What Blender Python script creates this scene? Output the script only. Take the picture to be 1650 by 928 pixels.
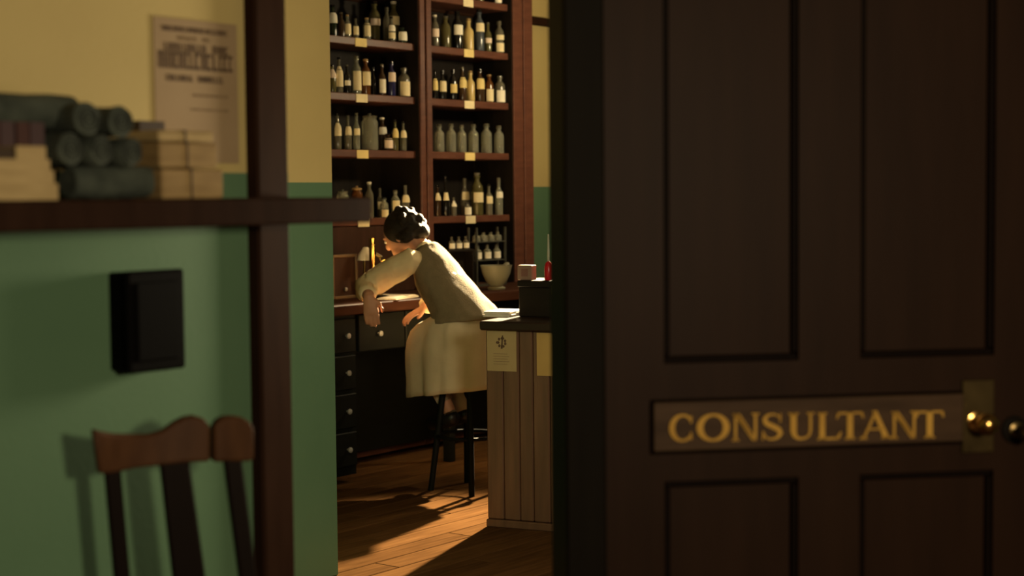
import bpy, bmesh, math, random
from mathutils import Vector, Matrix
random.seed(7)
for o in list(bpy.data.objects): bpy.data.objects.remove(o)
scn = bpy.context.scene
COL = scn.collection

# ------------------------------------------------------------------ camera
F = 2600.0; CX, CY = 825.0, 464.0
EYE = 1.45
PITCH = math.atan(150.0 / F); ROLL = 0.0093
CAM = Vector((0, 0, EYE))
fwd = Vector((0, math.cos(PITCH), -math.sin(PITCH)))
up0 = Vector((0, math.sin(PITCH), math.cos(PITCH))); rt0 = Vector((1, 0, 0))
rt = rt0 * math.cos(ROLL) - up0 * math.sin(ROLL)
up = up0 * math.cos(ROLL) + rt0 * math.sin(ROLL)
cd = bpy.data.cameras.new('camera'); cam = bpy.data.objects.new('camera', cd); COL.objects.link(cam)
m = Matrix.Identity(4)
for i in range(3):
    m[i][0] = rt[i]; m[i][1] = up[i]; m[i][2] = -fwd[i]; m[i][3] = CAM[i]
cam.matrix_world = m
cd.sensor_width = 36; cd.sensor_fit = 'HORIZONTAL'; cd.lens = 36 * F / 1650.0
cd.clip_start = 0.05
cd.dof.use_dof = True; cd.dof.focus_distance = 6.6; cd.dof.aperture_fstop = 2.5
scn.camera = cam
# ------------------------------------------------------------------ world, lights, exposure
w = bpy.data.worlds.new('world'); scn.world = w; w.use_nodes = True
w.node_tree.nodes['Background'].inputs[0].default_value = (1.0, 0.80, 0.52, 1)
w.node_tree.nodes['Background'].inputs[1].default_value = 0.02
vs = scn.view_settings
vs.view_transform = 'Standard'; vs.look = 'None'; vs.gamma = 1; vs.use_curve_mapping = False; vs.exposure = 0.0
def point(name, loc, e, col, r):
    l = bpy.data.lights.new(name, 'POINT'); l.energy = e; l.color = col; l.shadow_soft_size = r
    o = bpy.data.objects.new(name, l); o.location = loc; COL.objects.link(o); return o
point('consulting_room_lamp_light', (1.30, 0.35, 1.60), 180, (1.0, 0.82, 0.53), 0.16)
point('hall_fill_light', (0.46, 4.25, 1.38), 76, (1.0, 0.84, 0.56), 0.15)  # unseen fill added to lift the strip wall, counter and woman
def spot(name, loc, aim, e, col, r, size, blend):
    l = bpy.data.lights.new(name, 'SPOT'); l.energy = e; l.color = col; l.shadow_soft_size = r; l.spot_size = math.radians(size); l.spot_blend = blend
    o = bpy.data.objects.new(name, l); o.location = loc; COL.objects.link(o)
    o.rotation_euler = (Vector(aim) - Vector(loc)).to_track_quat('-Z', 'Y').to_euler(); return o
spot('dispensary_backlight', (1.35, 11.36, 3.08), (-0.50, 6.30, 0.40), 15500, (1.0, 0.77, 0.44), 0.07, 26, 0.5)  # unseen backlight added for her bright rim, cone kept off the shelves
LAMP = Vector((1.05, 9.10, 2.35)); LAMP_STRENGTH = 225.0

# ------------------------------------------------------------------ geometry helpers
def ray(px, py): return fwd * F + rt * (px - CX) + up * (CY - py)
def at(px, py, Y):
    r = ray(px, py); return CAM + r * (Y / r.y)
TH = math.atan2(2600.0, 2000.0)                       # the room's walls run along U
U = Vector((math.cos(TH), math.sin(TH), 0)); N = Vector((U.y, -U.x, 0))
def on_wall(px, py, s):                              # point of the wall plane N.p = s seen at a pixel
    r = ray(px, py); return CAM + r * ((s - N.dot(CAM)) / N.dot(r))
def hit(px, py, p0, n):
    r = ray(px, py); return CAM + r * (n.dot(p0 - CAM) / n.dot(r))
def link(o, parent=None):
    COL.objects.link(o)
    if parent: o.parent = parent
    return o
def tag(o, label=None, cat=None, group=None, kind=None):
    if label: o['label'] = label
    if cat: o['category'] = cat
    if group: o['group'] = group
    if kind: o['kind'] = kind
    return o
def empty(name, loc, rz=0.0):
    o = bpy.data.objects.new(name, None); o.location = loc; o.rotation_euler = (0, 0, rz); o.empty_display_size = .1
    return link(o)
class MB:
    def __init__(s): s.v = []; s.f = []
    def add(s, vs_, fs):
        b = len(s.v); s.v += [tuple(v) for v in vs_]; s.f += [tuple(i + b for i in f) for f in fs]; return s
    def box(s, x0, x1, y0, y1, z0, z1, c=0.0):
        c = min(c, abs(x1 - x0) * .45, abs(y1 - y0) * .45, abs(z1 - z0) * .45)
        if c <= 0:
            return s.add([(x, y, z) for x in (x0, x1) for y in (y0, y1) for z in (z0, z1)],
                         [(0, 1, 3, 2), (4, 6, 7, 5), (0, 4, 5, 1), (2, 3, 7, 6), (0, 2, 6, 4), (1, 5, 7, 3)])
        bm = bmesh.new(); bmesh.ops.create_cube(bm, size=1.0)
        for v in bm.verts:
            v.co = Vector(((x0 + x1) / 2 + v.co.x * (x1 - x0), (y0 + y1) / 2 + v.co.y * (y1 - y0), (z0 + z1) / 2 + v.co.z * (z1 - z0)))
        bmesh.ops.bevel(bm, geom=bm.edges[:], offset=c, segments=1, affect='EDGES')
        bm.verts.index_update()
        s.add([v.co[:] for v in bm.verts], [[v.index for v in f.verts] for f in bm.faces]); bm.free(); return s
    def lathe(s, prof, n=16, ax='z', o=(0, 0, 0), a0=0.0, a1=None, cap=True):
        full = a1 is None; k = n if full else n + 1
        vs_ = []
        for r, h in prof:
            for i in range(k):
                a = a0 + (2 * math.pi if full else (a1 - a0)) * i / n
                p = (r * math.cos(a), r * math.sin(a), h)
                if ax == 'y': p = (p[0], p[2], p[1])
                if ax == 'x': p = (p[2], p[0], p[1])
                vs_.append((p[0] + o[0], p[1] + o[1], p[2] + o[2]))
        fs = []
        for j in range(len(prof) - 1):
            for i in range(n):
                i2 = (i + 1) % k if full else i + 1
                fs.append((j * k + i, j * k + i2, (j + 1) * k + i2, (j + 1) * k + i))
        if cap and full:
            fs.append(tuple(range(k - 1, -1, -1))); fs.append(tuple((len(prof) - 1) * k + i for i in range(k)))
        return s.add(vs_, fs)
    def tube(s, pts, rad, n=12, ref=None, sy=1.0):
        pts = [Vector(p) for p in pts]; vs_ = []
        if not isinstance(rad, (list, tuple)): rad = [rad] * len(pts)
        for j, p in enumerate(pts):
            t = (pts[min(j + 1, len(pts) - 1)] - pts[max(j - 1, 0)]).normalized()
            rf = Vector(ref) if ref else (Vector((0, 0, 1)) if abs(t.z) < .9 else Vector((0, 1, 0)))
            a = rf.cross(t).normalized(); b = t.cross(a)
            r = rad[j]; ra, rb = r if isinstance(r, (list, tuple)) else (r, r * sy)
            for i in range(n):
                an = 2 * math.pi * i / n
                vs_.append(p + a * (ra * math.cos(an)) + b * (rb * math.sin(an)))
        fs = [(j * n + i, j * n + (i + 1) % n, (j + 1) * n + (i + 1) % n, (j + 1) * n + i) for j in range(len(pts) - 1) for i in range(n)]
        fs += [tuple(range(n - 1, -1, -1)), tuple((len(pts) - 1) * n + i for i in range(n))]
        return s.add(vs_, fs)
    def ball(s, c, r, n=16, k=10, M=None):
        r = r if isinstance(r, (list, tuple)) else (r, r, r); c = Vector(c); vs_ = []
        for j in range(1, k):
            a = math.pi * j / k
            for i in range(n):
                b = 2 * math.pi * i / n
                p = Vector((r[0] * math.sin(a) * math.cos(b), r[1] * math.sin(a) * math.sin(b), r[2] * math.cos(a)))
                vs_.append(c + (M @ p if M else p))
        top = Vector((0, 0, r[2])); vs_ += [c + (M @ top if M else top), c - (M @ top if M else top)]
        T = (k - 1) * n
        fs = [(j * n + i, (j + 1) * n + i, (j + 1) * n + (i + 1) % n, j * n + (i + 1) % n) for j in range(k - 2) for i in range(n)]
        fs += [(T, i, (i + 1) % n) for i in range(n)] + [(T + 1, (k - 2) * n + (i + 1) % n, (k - 2) * n + i) for i in range(n)]
        return s.add(vs_, fs)
    def prism(s, poly, y0, y1):                      # polygon in x,z pushed along y
        n = len(poly)
        return s.add([(x, y0, z) for x, z in poly] + [(x, y1, z) for x, z in poly],
                     [tuple(range(n)), tuple(range(2 * n - 1, n - 1, -1))] + [(i, n + i, n + (i + 1) % n, (i + 1) % n) for i in range(n)])
    def build(s, name, mat, parent=None, smooth=False, fix=True):
        me = bpy.data.meshes.new(name); me.from_pydata(s.v, [], s.f)
        if fix:
            bm = bmesh.new(); bm.from_mesh(me); bmesh.ops.recalc_face_normals(bm, faces=bm.faces[:]); bm.to_mesh(me); bm.free()
        if smooth:
            for p in me.polygons: p.use_smooth = True
            if smooth != 'all':
                try: me.set_sharp_from_angle(angle=math.radians(40))
                except Exception: pass
        me.materials.append(mat)
        return link(bpy.data.objects.new(name, me), parent)

# ------------------------------------------------------------------ materials
def rgb(r, g, b):
    f = lambda c: (c / 255 / 12.92) if c / 255 <= .04045 else ((c / 255 + .055) / 1.055) ** 2.4
    return (f(r), f(g), f(b), 1)
def base_mat(name):
    m_ = bpy.data.materials.new(name); m_.use_nodes = True; nt = m_.node_tree
    return m_, nt, nt.nodes['Principled BSDF']
def setp(b, **k):
    for a, v in k.items():
        key = {'rough': 'Roughness', 'metal': 'Metallic', 'spec': 'Specular IOR Level', 'trans': 'Transmission Weight', 'coat': 'Coat Weight', 'sheen': 'Sheen Weight', 'ior': 'IOR'}[a]
        if key in b.inputs: b.inputs[key].default_value = v
def mottled(name, c0, c1, scale=6.0, stretch=(1, 1, 1), bump=0.0, bscale=None, detail=5, **k):
    m_, nt, b = base_mat(name); setp(b, **k); L = nt.links
    tc = nt.nodes.new('ShaderNodeTexCoord'); mp = nt.nodes.new('ShaderNodeMapping'); mp.inputs['Scale'].default_value = stretch
    nz = nt.nodes.new('ShaderNodeTexNoise'); nz.inputs['Scale'].default_value = scale; nz.inputs['Detail'].default_value = detail
    cr = nt.nodes.new('ShaderNodeValToRGB'); cr.color_ramp.elements[0].position = .3; cr.color_ramp.elements[1].position = .7
    cr.color_ramp.elements[0].color = (*c0[:3], 1); cr.color_ramp.elements[1].color = (*c1[:3], 1)
    L.new(tc.outputs['Object'], mp.inputs[0]); L.new(mp.outputs[0], nz.inputs['Vector']); L.new(nz.outputs['Fac'], cr.inputs[0]); L.new(cr.outputs[0], b.inputs['Base Color'])
    if bump:
        n2 = nt.nodes.new('ShaderNodeTexNoise'); n2.inputs['Scale'].default_value = bscale or scale * 6; n2.inputs['Detail'].default_value = 4
        L.new(mp.outputs[0], n2.inputs['Vector'])
        bp = nt.nodes.new('ShaderNodeBump'); bp.inputs['Strength'].default_value = bump; bp.inputs['Distance'].default_value = .01
        L.new(n2.outputs['Fac'], bp.inputs['Height']); L.new(bp.outputs[0], b.inputs['Normal'])
    return m_
def plain(name, c, **k):
    return mottled(name, [x * .9 for x in c[:3]], [min(1, x * 1.08) for x in c[:3]], 9.0, **k)
DADO = 1.503
def wall_paint(name):
    m_, nt, b = base_mat(name); L = nt.links; setp(b, rough=.62, spec=.25)
    ge = nt.nodes.new('ShaderNodeNewGeometry'); sx = nt.nodes.new('ShaderNodeSeparateXYZ'); L.new(ge.outputs['Position'], sx.inputs[0])
    gt = nt.nodes.new('ShaderNodeMath'); gt.operation = 'GREATER_THAN'; gt.inputs[1].default_value = DADO; L.new(sx.outputs['Z'], gt.inputs[0])
    nz = nt.nodes.new('ShaderNodeTexNoise'); nz.inputs['Scale'].default_value = 2.2; nz.inputs['Detail'].default_value = 6; L.new(ge.outputs['Position'], nz.inputs['Vector'])
    def ramp(a, c):
        r = nt.nodes.new('ShaderNodeValToRGB'); r.color_ramp.elements[0].position = .3; r.color_ramp.elements[1].position = .7
        r.color_ramp.elements[0].color = (*a, 1); r.color_ramp.elements[1].color = (*c, 1); L.new(nz.outputs['Fac'], r.inputs[0]); return r
    gr = ramp((.094, .180, .100), (.114, .208, .116)); ye = ramp((.52, .40, .165), (.58, .455, .19))
    mx = nt.nodes.new('ShaderNodeMix'); mx.data_type = 'RGBA'
    L.new(gt.outputs[0], mx.inputs[0]); L.new(gr.outputs[0], mx.inputs[6]); L.new(ye.outputs[0], mx.inputs[7]); L.new(mx.outputs[2], b.inputs['Base Color'])
    n2 = nt.nodes.new('ShaderNodeTexNoise'); n2.inputs['Scale'].default_value = 90; L.new(ge.outputs['Position'], n2.inputs['Vector'])
    bp = nt.nodes.new('ShaderNodeBump'); bp.inputs['Strength'].default_value = .12; bp.inputs['Distance'].default_value = .004
    L.new(n2.outputs['Fac'], bp.inputs['Height']); L.new(bp.outputs[0], b.inputs['Normal'])
    return m_
M = {}
M['wall'] = wall_paint('wall_paint_two_tone')
M['ceil'] = plain('ceiling_distemper', (.50, .42, .28), rough=.8)
M['trim'] = mottled('trim_brown_varnish', (.023, .0100, .0058), (.033, .0150, .0088), 5, (6, 6, .8), rough=.6, spec=.03)
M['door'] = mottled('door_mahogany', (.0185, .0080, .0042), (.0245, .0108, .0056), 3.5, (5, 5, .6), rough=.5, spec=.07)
M['jamb'] = mottled('jamb_shade_black', (.0060, .0042, .0026), (.0082, .0058, .0036), 4, (5, 5, .6), rough=.6, spec=.05)  # near-black tone puts the jamb's shade into its colour
M['dark_line'] = plain('moulding_dark', (.0060, .0030, .0018), rough=.6, spec=.05)
M['sign'] = mottled('sign_board', (.046, .025, .0135), (.074, .041, .022), 9, (.6, 5, 4), rough=.55, spec=.1)
M['gold'] = mottled('gold_leaf', (.46, .25, .042), (.62, .35, .065), 14, rough=.6, metal=.0, spec=.15)
M['brass'] = mottled('aged_brass', (.10, .068, .028), (.16, .11, .044), 20, rough=.32, metal=.9)
M['brass_hi'] = plain('polished_brass', (.70, .42, .13), rough=.2, metal=1.0)
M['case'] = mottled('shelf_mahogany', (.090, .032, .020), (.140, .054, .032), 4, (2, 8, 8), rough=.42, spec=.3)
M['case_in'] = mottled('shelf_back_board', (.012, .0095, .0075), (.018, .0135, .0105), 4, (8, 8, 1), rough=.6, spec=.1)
M['panel_brown'] = mottled('lower_panel_brown', (.040, .018, .011), (.058, .026, .016), 4, (8, 8, 1), rough=.55, spec=.15)
M['bench'] = mottled('bench_ebonised', (.0065, .0070, .0058), (.0095, .0098, .0080), 5, (1, 6, 6), rough=.55, spec=.12)
M['bench_top'] = mottled('bench_top_dark_red', (.036, .014, .0085), (.060, .023, .013), 5, (1, 8, 8), rough=.6, spec=.06)
M['counter'] = mottled('counter_oak', (.100, .049, .026), (.165, .080, .042), 3, (9, 9, .7), bump=.08, rough=.5)
M['counter_top'] = mottled('counter_top', (.022, .013, .009), (.032, .019, .012), 4, (1, 8, 8), rough=.45, spec=.15)
M['floor'] = mottled('floor_subfloor', (.030, .013, .005), (.045, .020, .008), 4, rough=.6, spec=.1)
M['boards'] = [mottled('floor_board_%d' % i, a, c, 4, (.8, 9, 9), bump=.06, rough=.7, spec=.0) for i, (a, c) in enumerate([
    ((.058, .028, .0110), (.102, .049, .0185)), ((.048, .023, .0090), (.088, .042, .0160)), ((.067, .032, .0125), (.113, .055, .0210))])]
M['paper'] = plain('paper_cream', (.60, .50, .30), rough=.8)
M['poster'] = mottled('poster_paper', (.33, .225, .125), (.38, .27, .155), 5, rough=.8)
M['ink'] = plain('poster_ink', (.105, .060, .034), rough=.8)
M['ink_soft'] = plain('poster_ink_faded', (.25, .165, .088), rough=.8)
M['white'] = plain('white_paper', (.80, .74, .62), rough=.7)
M['notice'] = mottled('notice_paper', (.37, .27, .125), (.43, .32, .155), 8, rough=.8)
M['notice_y'] = mottled('notice_yellow', (.44, .28, .085), (.50, .33, .105), 8, rough=.8)
M['roll'] = mottled('roll_baize', (.030, .038, .030), (.090, .105, .082), 14, bump=.4, bscale=60, rough=.9)
M['roll_dk'] = mottled('roll_baize_dark', (.018, .021, .017), (.030, .034, .028), 12, rough=.9)
M['book_c'] = mottled('book_cream', (.40, .28, .12), (.52, .375, .175), 6, (2, 2, 12), rough=.75)
M['book_t'] = mottled('book_tan', (.28, .175, .068), (.40, .265, .11), 6, (2, 2, 12), rough=.75)
M['book_r'] = plain('book_oxblood', (.070, .028, .024), rough=.6)
M['book_p'] = plain('book_plum', (.075, .042, .045), rough=.6)
M['book_b'] = plain('book_umber', (.055, .032, .018), rough=.6)
M['black'] = plain('black_japan', (.0030, .0025, .0022), rough=.6, spec=.04)
M['chair'] = mottled('chair_wood', (.065, .027, .012), (.105, .046, .020), 4, (6, 2, 2), rough=.5, spec=.12)
M['chair_dk'] = plain('chair_dark', (.0085, .0045, .0032), rough=.5, spec=.06)
M['skin'] = plain('skin', (.55, .27, .16), rough=.55)
M['hair'] = mottled('hair_dark', (.010, .0065, .004), (.030, .020, .011), 22, (1, 1, 6), bump=.5, bscale=70, rough=.5, spec=.3)
M['vest'] = mottled('vest_wool', (.19, .150, .085), (.235, .187, .110), 26, bump=.25, bscale=160, rough=.95)
M['blouse'] = mottled('blouse_cotton', (.78, .62, .36), (.86, .70, .43), 7, bump=.15, bscale=40, rough=.9)
M['skirt'] = mottled('skirt_linen', (.64, .53, .35), (.73, .61, .41), 8, bump=.2, bscale=30, rough=.95)
M['shoe'] = plain('shoe_leather', (.010, .009, .008), rough=.4)
M['stocking'] = plain('stocking', (.42, .32, .21), rough=.9)
M['knob'] = plain('knob_porcelain', (.36, .36, .34), rough=.3)
M['porc'] = plain('porcelain', (.21, .205, .145), rough=.45)
M['pink'] = plain('pink_card', (.26, .165, .115), rough=.8)
M['pink2'] = plain('pink_card_print', (.21, .10, .072), rough=.8)
M['red'] = plain('red_glass', (.55, .012, .022), rough=.25)
M['palegl'] = plain('pale_glass', (.46, .48, .36), rough=.2)
M['dkbox'] = mottled('dark_chest', (.014, .010, .007), (.020, .0145, .010), 5, (1, 8, 8), rough=.5, spec=.1)
M['wire'] = plain('rack_metal', (.12, .12, .10), rough=.4, metal=.6)
M['framewd'] = plain('pale_wood_edge', (.15, .085, .038), rough=.5)
def emit(name, c, s):
    m_, nt, b = base_mat(name); b.inputs['Base Color'].default_value = (.9, .85, .7, 1)
    b.inputs['Emission Color'].default_value = c; b.inputs['Emission Strength'].default_value = s; return m_
M['globe'] = emit('opal_globe_lit', (1.0, .80, .47, 1), LAMP_STRENGTH)
def glass(name, c, tr, ro=.12):
    return plain(name, c, rough=ro, trans=tr, spec=.6, ior=1.4)
G = {'clear': glass('glass_clear', (.60, .60, .47), .72, .06), 'green': glass('glass_green', (.030, .045, .020), .25), 'olive': glass('glass_olive', (.13, .115, .045), .3),
     'amber': glass('glass_amber', (.17, .062, .016), .35), 'brown': glass('glass_brown', (.060, .032, .016), .2), 'blue': glass('glass_cobalt', (.022, .022, .095), .25),
     'grey-blue': glass('glass_greyblue', (.075, .088, .105), .2), 'black': glass('glass_black', (.010, .009, .008), 0.0), 'yellow': plain('cream_paste_glass', (.58, .43, .16), rough=.3),
     'smoky': glass('glass_smoky', (.24, .22, .16), .5, .07)}
LAB = {'cream': plain('label_cream', (.82, .70, .43), rough=.75), 'white': plain('label_white', (.88, .82, .66), rough=.75),
       'yellow': plain('label_yellow', (.80, .63, .25), rough=.75), 'pinkish': plain('label_pinkish', (.82, .66, .52), rough=.75)}

# ------------------------------------------------------------------ room shell
S_NEAR, S_STRIP, S_SHELF, S_BENCH = -2.604, -4.254, -6.10, -5.56
def wall_frame(s, t=0.0, z=0.0): return N * s + U * t + Vector((0, 0, z))
def tpos(px, py, s): p = on_wall(px, py, s); return U.dot(p), p.z
def struct(name, mb, mat, parent=None, label=None, loc=(0, 0, 0), rz=0.0, smooth=False):
    o = mb.build(name, mat, parent, smooth); o.location = loc; o.rotation_euler = (0, 0, rz)
    if not parent: tag(o, label, kind='structure')
    return o
# local frame of a wall: x along U, y into the wall (-N), z up
fl = struct('floor', MB().box(-7, 7, -2.5, 16, -.12, -.018), M['floor'], label='dark wooden floor running from the hall into the dispensary')
rows = 21; wB = .13; meshes = {}
for j in range(rows):
    s0 = -3.25 - j * wB
    off = (j * .61) % 1.5
    for i in range(5):
        t0 = 1.9 + off + i * 1.5
        key = (j + i * 2) % 3
        if key not in meshes:
            meshes[key] = MB().box(.0015, 1.4985, .0025, wB - .0025, -.018, 0, .0025).build('floor_board', M['boards'][key], fl).data
            o = fl.children[-1] if fl.children else None
            o = [x for x in bpy.data.objects if x.data == meshes[key]][0]
        else:
            o = link(bpy.data.objects.new('floor_board', meshes[key]), fl)
        o.location = wall_frame(s0, t0); o.rotation_euler = (0, 0, TH)
ceil = struct('ceiling', MB().box(-7, 7, 3.4, 16, 3.15, 3.25), M['ceil'], label='plain pale ceiling over the hall and dispensary')
t_end, _ = tpos(468, 500, S_NEAR)
struct('wall_left', MB().box(-4.0, 0, 0, .12, 0, 3.15), M['wall'], label='near wall painted yellow above and green below, behind the shelf', loc=wall_frame(S_NEAR, t_end), rz=TH)
t_s, _ = tpos(540, 464, S_STRIP)
struct('wall_hall', MB().box(-5.0, 0, 0, .14, 0, 3.15, .008), M['wall'], label='narrow strip of yellow and green wall beside the dispensary opening', loc=wall_frame(S_STRIP, t_s), rz=TH)
struct('wall_back', MB().box(-6.0, 7.0, .335, .45, 0, 3.15), M['wall'], label='far yellow and green dispensary wall behind the bottle shelves', loc=wall_frame(S_SHELF, 6.5), rz=TH)
# picture rail on the far wall
zr0 = tpos(872, 42, S_SHELF - .32)[1]; zr1 = tpos(872, 28, S_SHELF - .32)[1]
struct('trim_3', MB().box(-6, 7, .305, .335, zr0, zr1, .008), M['trim'], label='brown picture rail across the far yellow wall', loc=wall_frame(S_SHELF, 6.5), rz=TH)
# post on the near wall's end
ta, _ = tpos(419, 464, S_NEAR + .035); tb, _ = tpos(470, 464, S_NEAR + .035)
struct('trim_2', MB().box(0, tb - ta, -.035, .12, 0, 3.15, .006), M['trim'], label='brown upright post at the end of the near wall', loc=wall_frame(S_NEAR, ta), rz=TH)

# ------------------------------------------------------------------ the consultant's door
D0 = at(974, 500, 3.25); D0.z = 0; D1 = at(1606, 500, 3.38); D1.z = 0; D1 = D0 + (D1 - D0) * 1.148
DX = (D1 - D0).normalized(); DN = Vector((DX.y, -DX.x, 0)); DW = (D1 - D0).length; DRZ = math.atan2(DX.y, DX.x)
def dxz(px, py): p = hit(px, py, D0, DN); return DX.dot(p - D0), p.z
xl0, zp0 = dxz(1070, 586); xl1, _ = dxz(1287, 586); xr0, _ = dxz(1386, 586); xr1, _ = dxz(1602, 586)
_, zl1 = dxz(1180, 772)
ZT = 2.12; zp1 = 1.98; zl0 = .22
db = MB(); TK = .045
# stiles, rails and the muntin, front face at y=0
db.box(0, xl0, 0, TK, .012, ZT); db.box(DW - (DW - xr1), DW, 0, TK, .012, ZT); db.box(xl1, xr0, 0, TK, .012, ZT)
for z0, z1 in ((.012, zl0), (zl1, zp0), (zp1, ZT)):
    db.box(xl0, xl1, 0, TK, z0, z1); db.box(xr0, xr1, 0, TK, z0, z1)
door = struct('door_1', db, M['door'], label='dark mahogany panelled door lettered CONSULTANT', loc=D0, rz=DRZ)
for (a, b) in ((xl0, xl1), (xr0, xr1)):
    for (z0, z1) in ((zl0, zl1), (zp0, zp1)):
        MB().box(a, b, .016, .034, z0, z1).build('panel', M['door'], door)
        mo = MB(); q = .014
        for (u0, u1, v0, v1) in ((a, b, z0, z0 + q), (a, b, z1 - q, z1), (a, a + q, z0 + q, z1 - q), (b - q, b, z0 + q, z1 - q)):
            mo.box(u0, u1, .004, .020, v0, v1, .004)
        mo.build('panel_moulding', M['dark_line'], door)
sx0, sz1 = dxz(1052, 648); sx1, _ = dxz(1550, 640); _, sz0 = dxz(1052, 727)
board = MB().box(sx0, sx1, -.008, .0, sz0, sz1, .002).build('name_board', M['sign'], door)
fr = MB(); q = .0055
for (u0, u1, v0, v1) in ((sx0 - q, sx1, sz0 - q, sz0), (sx0 - q, sx1, sz1, sz1 + q), (sx0 - q, sx0, sz0, sz1)):
    fr.box(u0, u1, -.011, .0, v0, v1, .002)
fr.build('name_board_edge', M['dark_line'], board)
# letters: thick and thin strokes, cap height 1
def stroke(mb, pts, wd, close=False):
    n = len(pts); L, R = [], []
    for i in range(n):
        a = Vector(pts[(i - 1) % n] if (close or i) else pts[0]); b = Vector(pts[(i + 1) % n] if (close or i < n - 1) else pts[-1])
        t = (b - a).normalized(); nn = Vector((-t.y, t.x)); w_ = wd[i] / 2; p = Vector(pts[i])
        L.append(p + nn * w_); R.append(p - nn * w_)
    for i in range(n if close else n - 1):
        j = (i + 1) % n
        mb.prism([(L[i].x, L[i].y), (L[j].x, L[j].y), (R[j].x, R[j].y), (R[i].x, R[i].y)], 0, 1)
def bar(mb, a, b, w_): stroke(mb, [a, b], [w_, w_])
def serif(mb, x, z, hw, sgn): mb.prism([(x - hw, z), (x + hw, z), (x + hw * .8, z + sgn * .045), (x + .03, z + sgn * .10), (x - .03, z + sgn * .10), (x - hw * .8, z + sgn * .045)], 0, 1)
def letter(ch):
    mb = MB(); TKk, TN = .20, .085
    if ch in 'CO':
        full = ch == 'O'; rx = .46 if full else .44; pts = []; wd = []
        n = 36
        rng = range(n) if full else range(4, n - 3)
        for i in rng:
            a = 2 * math.pi * i / n
            pts.append((.5 + (rx - .06) * math.cos(a), .5 + .46 * math.sin(a))); wd.append(TN + (TKk - TN) * abs(math.cos(a)) ** 1.4 * (1 if full or math.cos(a) < 0 else .35))
        stroke(mb, pts, wd, full)
        if not full:
            for zz, d in ((.80, 1), (.2, -1)): mb.prism([(.76, zz - .13 * d), (.83, zz - .13 * d), (.84, zz + .14 * d), (.80, zz + .14 * d)], 0, 1)
        W = .92
    elif ch == 'N':
        bar(mb, (.16, 0), (.16, .97), TN); bar(mb, (.84, 0), (.84, 1), TN)
        mb.prism([(.05, 1), (.26, 1), (.87, 0), (.80, 0)], 0, 1)
        mb.prism([(.10, 1), (.30, 1), (.90, 0), (.74, 0)], 0, 1)
        serif(mb, .16, 0, .14, 1); serif(mb, .84, 1, .14, -1); W = 1
    elif ch == 'S':
        P = [(.74, .72), (.70, .86), (.58, .945), (.44, .955), (.30, .90), (.23, .78), (.27, .65), (.40, .56), (.56, .48), (.70, .38), (.75, .25), (.68, .12), (.54, .05), (.38, .05), (.26, .13), (.19, .28)]
        Wd = [.03, .05, .065, .07, .10, .14, .165, .18, .185, .175, .15, .11, .075, .065, .055, .03]
        stroke(mb, P, Wd)
        mb.prism([(.71, .66), (.77, .66), (.77, .98), (.73, .98)], 0, 1); mb.prism([(.15, .02), (.19, .02), (.215, .34), (.16, .34)], 0, 1); W = .9
    elif ch == 'U':
        P = [(.22, 1), (.22, .32), (.26, .16), (.36, .07), (.50, .045), (.64, .075), (.75, .17), (.79, .34), (.79, 1)]
        stroke(mb, P, [TKk, TKk, .15, .11, .085, .075, .07, TN, TN]); serif(mb, .22, 1, .19, -1); serif(mb, .79, 1, .14, -1); W = 1
    elif ch == 'L':
        bar(mb, (.24, 0), (.24, 1), TKk); serif(mb, .24, 1, .19, -1); serif(mb, .24, 0, .19, 1); bar(mb, (.2, .035), (.86, .035), .07)
        mb.prism([(.80, .0), (.86, .0), (.93, .27), (.88, .27), (.76, .07)], 0, 1); W = .95
    elif ch == 'T':
        bar(mb, (.5, 0), (.5, 1), TKk); bar(mb, (.06, .965), (.94, .965), .07); serif(mb, .5, 0, .19, 1)
        mb.prism([(.03, .76), (.075, .76), (.14, .94), (.10, 1), (.06, 1)], 0, 1); mb.prism([(.97, .76), (.925, .76), (.86, .94), (.90, 1), (.94, 1)], 0, 1); W = 1
    elif ch == 'A':
        mb.prism([(.10, 0), (.17, 0), (.52, .93), (.47, 1.02)], 0, 1); mb.prism([(.40, 1.03), (.54, 1.03), (.93, 0), (.74, 0)], 0, 1)
        bar(mb, (.27, .36), (.72, .36), .06); serif(mb, .135, 0, .13, 1); serif(mb, .835, 0, .17, 1); W = 1
    return mb
spans = [('C', 1075, 1120), ('O', 1120, 1173), ('N', 1175, 1222), ('S', 1218, 1267), ('U', 1265, 1313), ('L', 1311, 1356), ('T', 1343, 1390), ('A', 1381, 1434), ('N', 1430, 1477), ('T', 1470, 1519)]
for ch, a, b in spans:
    k = (a - 1077) / 441
    top = 667 - 6 * k; bot = 711 - 6.5 * k
    x0, z1 = dxz(a, top); x1, _ = dxz(b, top); _, z0 = dxz(a, bot)
    lm = letter(ch)
    lm.v = [(x0 + v[0] * (x1 - x0), -.012 + v[1] * .005, z0 + v[2] * (z1 - z0)) for v in lm.v]
    o = lm.build('letter', M['gold'], board); o['label'] = 'gold roman capital letter %s' % ch
px0, pz1 = dxz(1549, 612); px1, pz0 = dxz(1600, 728)
pl = MB().box(px0, px1, -.006, 0, pz0, pz1, .002).build('lock_plate', M['brass'], door)
for (x, z) in ((px0 + .008, pz1 - .008), (px1 - .008, pz1 - .008), (px0 + .008, pz0 + .008), (px1 - .008, pz0 + .008)):
    MB().lathe([(.0035, -.0085), (.0035, -.006)], 8, 'y', (x, 0, z)).build('screw', M['brass'], pl)
def knob(x, z, parent, y=0, mat=None, r=.023):
    k = MB().lathe([(r * .95, -.005), (r * .9, -.009), (r * .42, -.012), (r * .40, -.035), (r * .7, -.040), (r, -.052), (r * .98, -.062), (r * .7, -.072), (r * .2, -.076)], 20, 'y', (x, y, z)).build('knob', mat or M['brass_hi'], parent, True)
    return k
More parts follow.
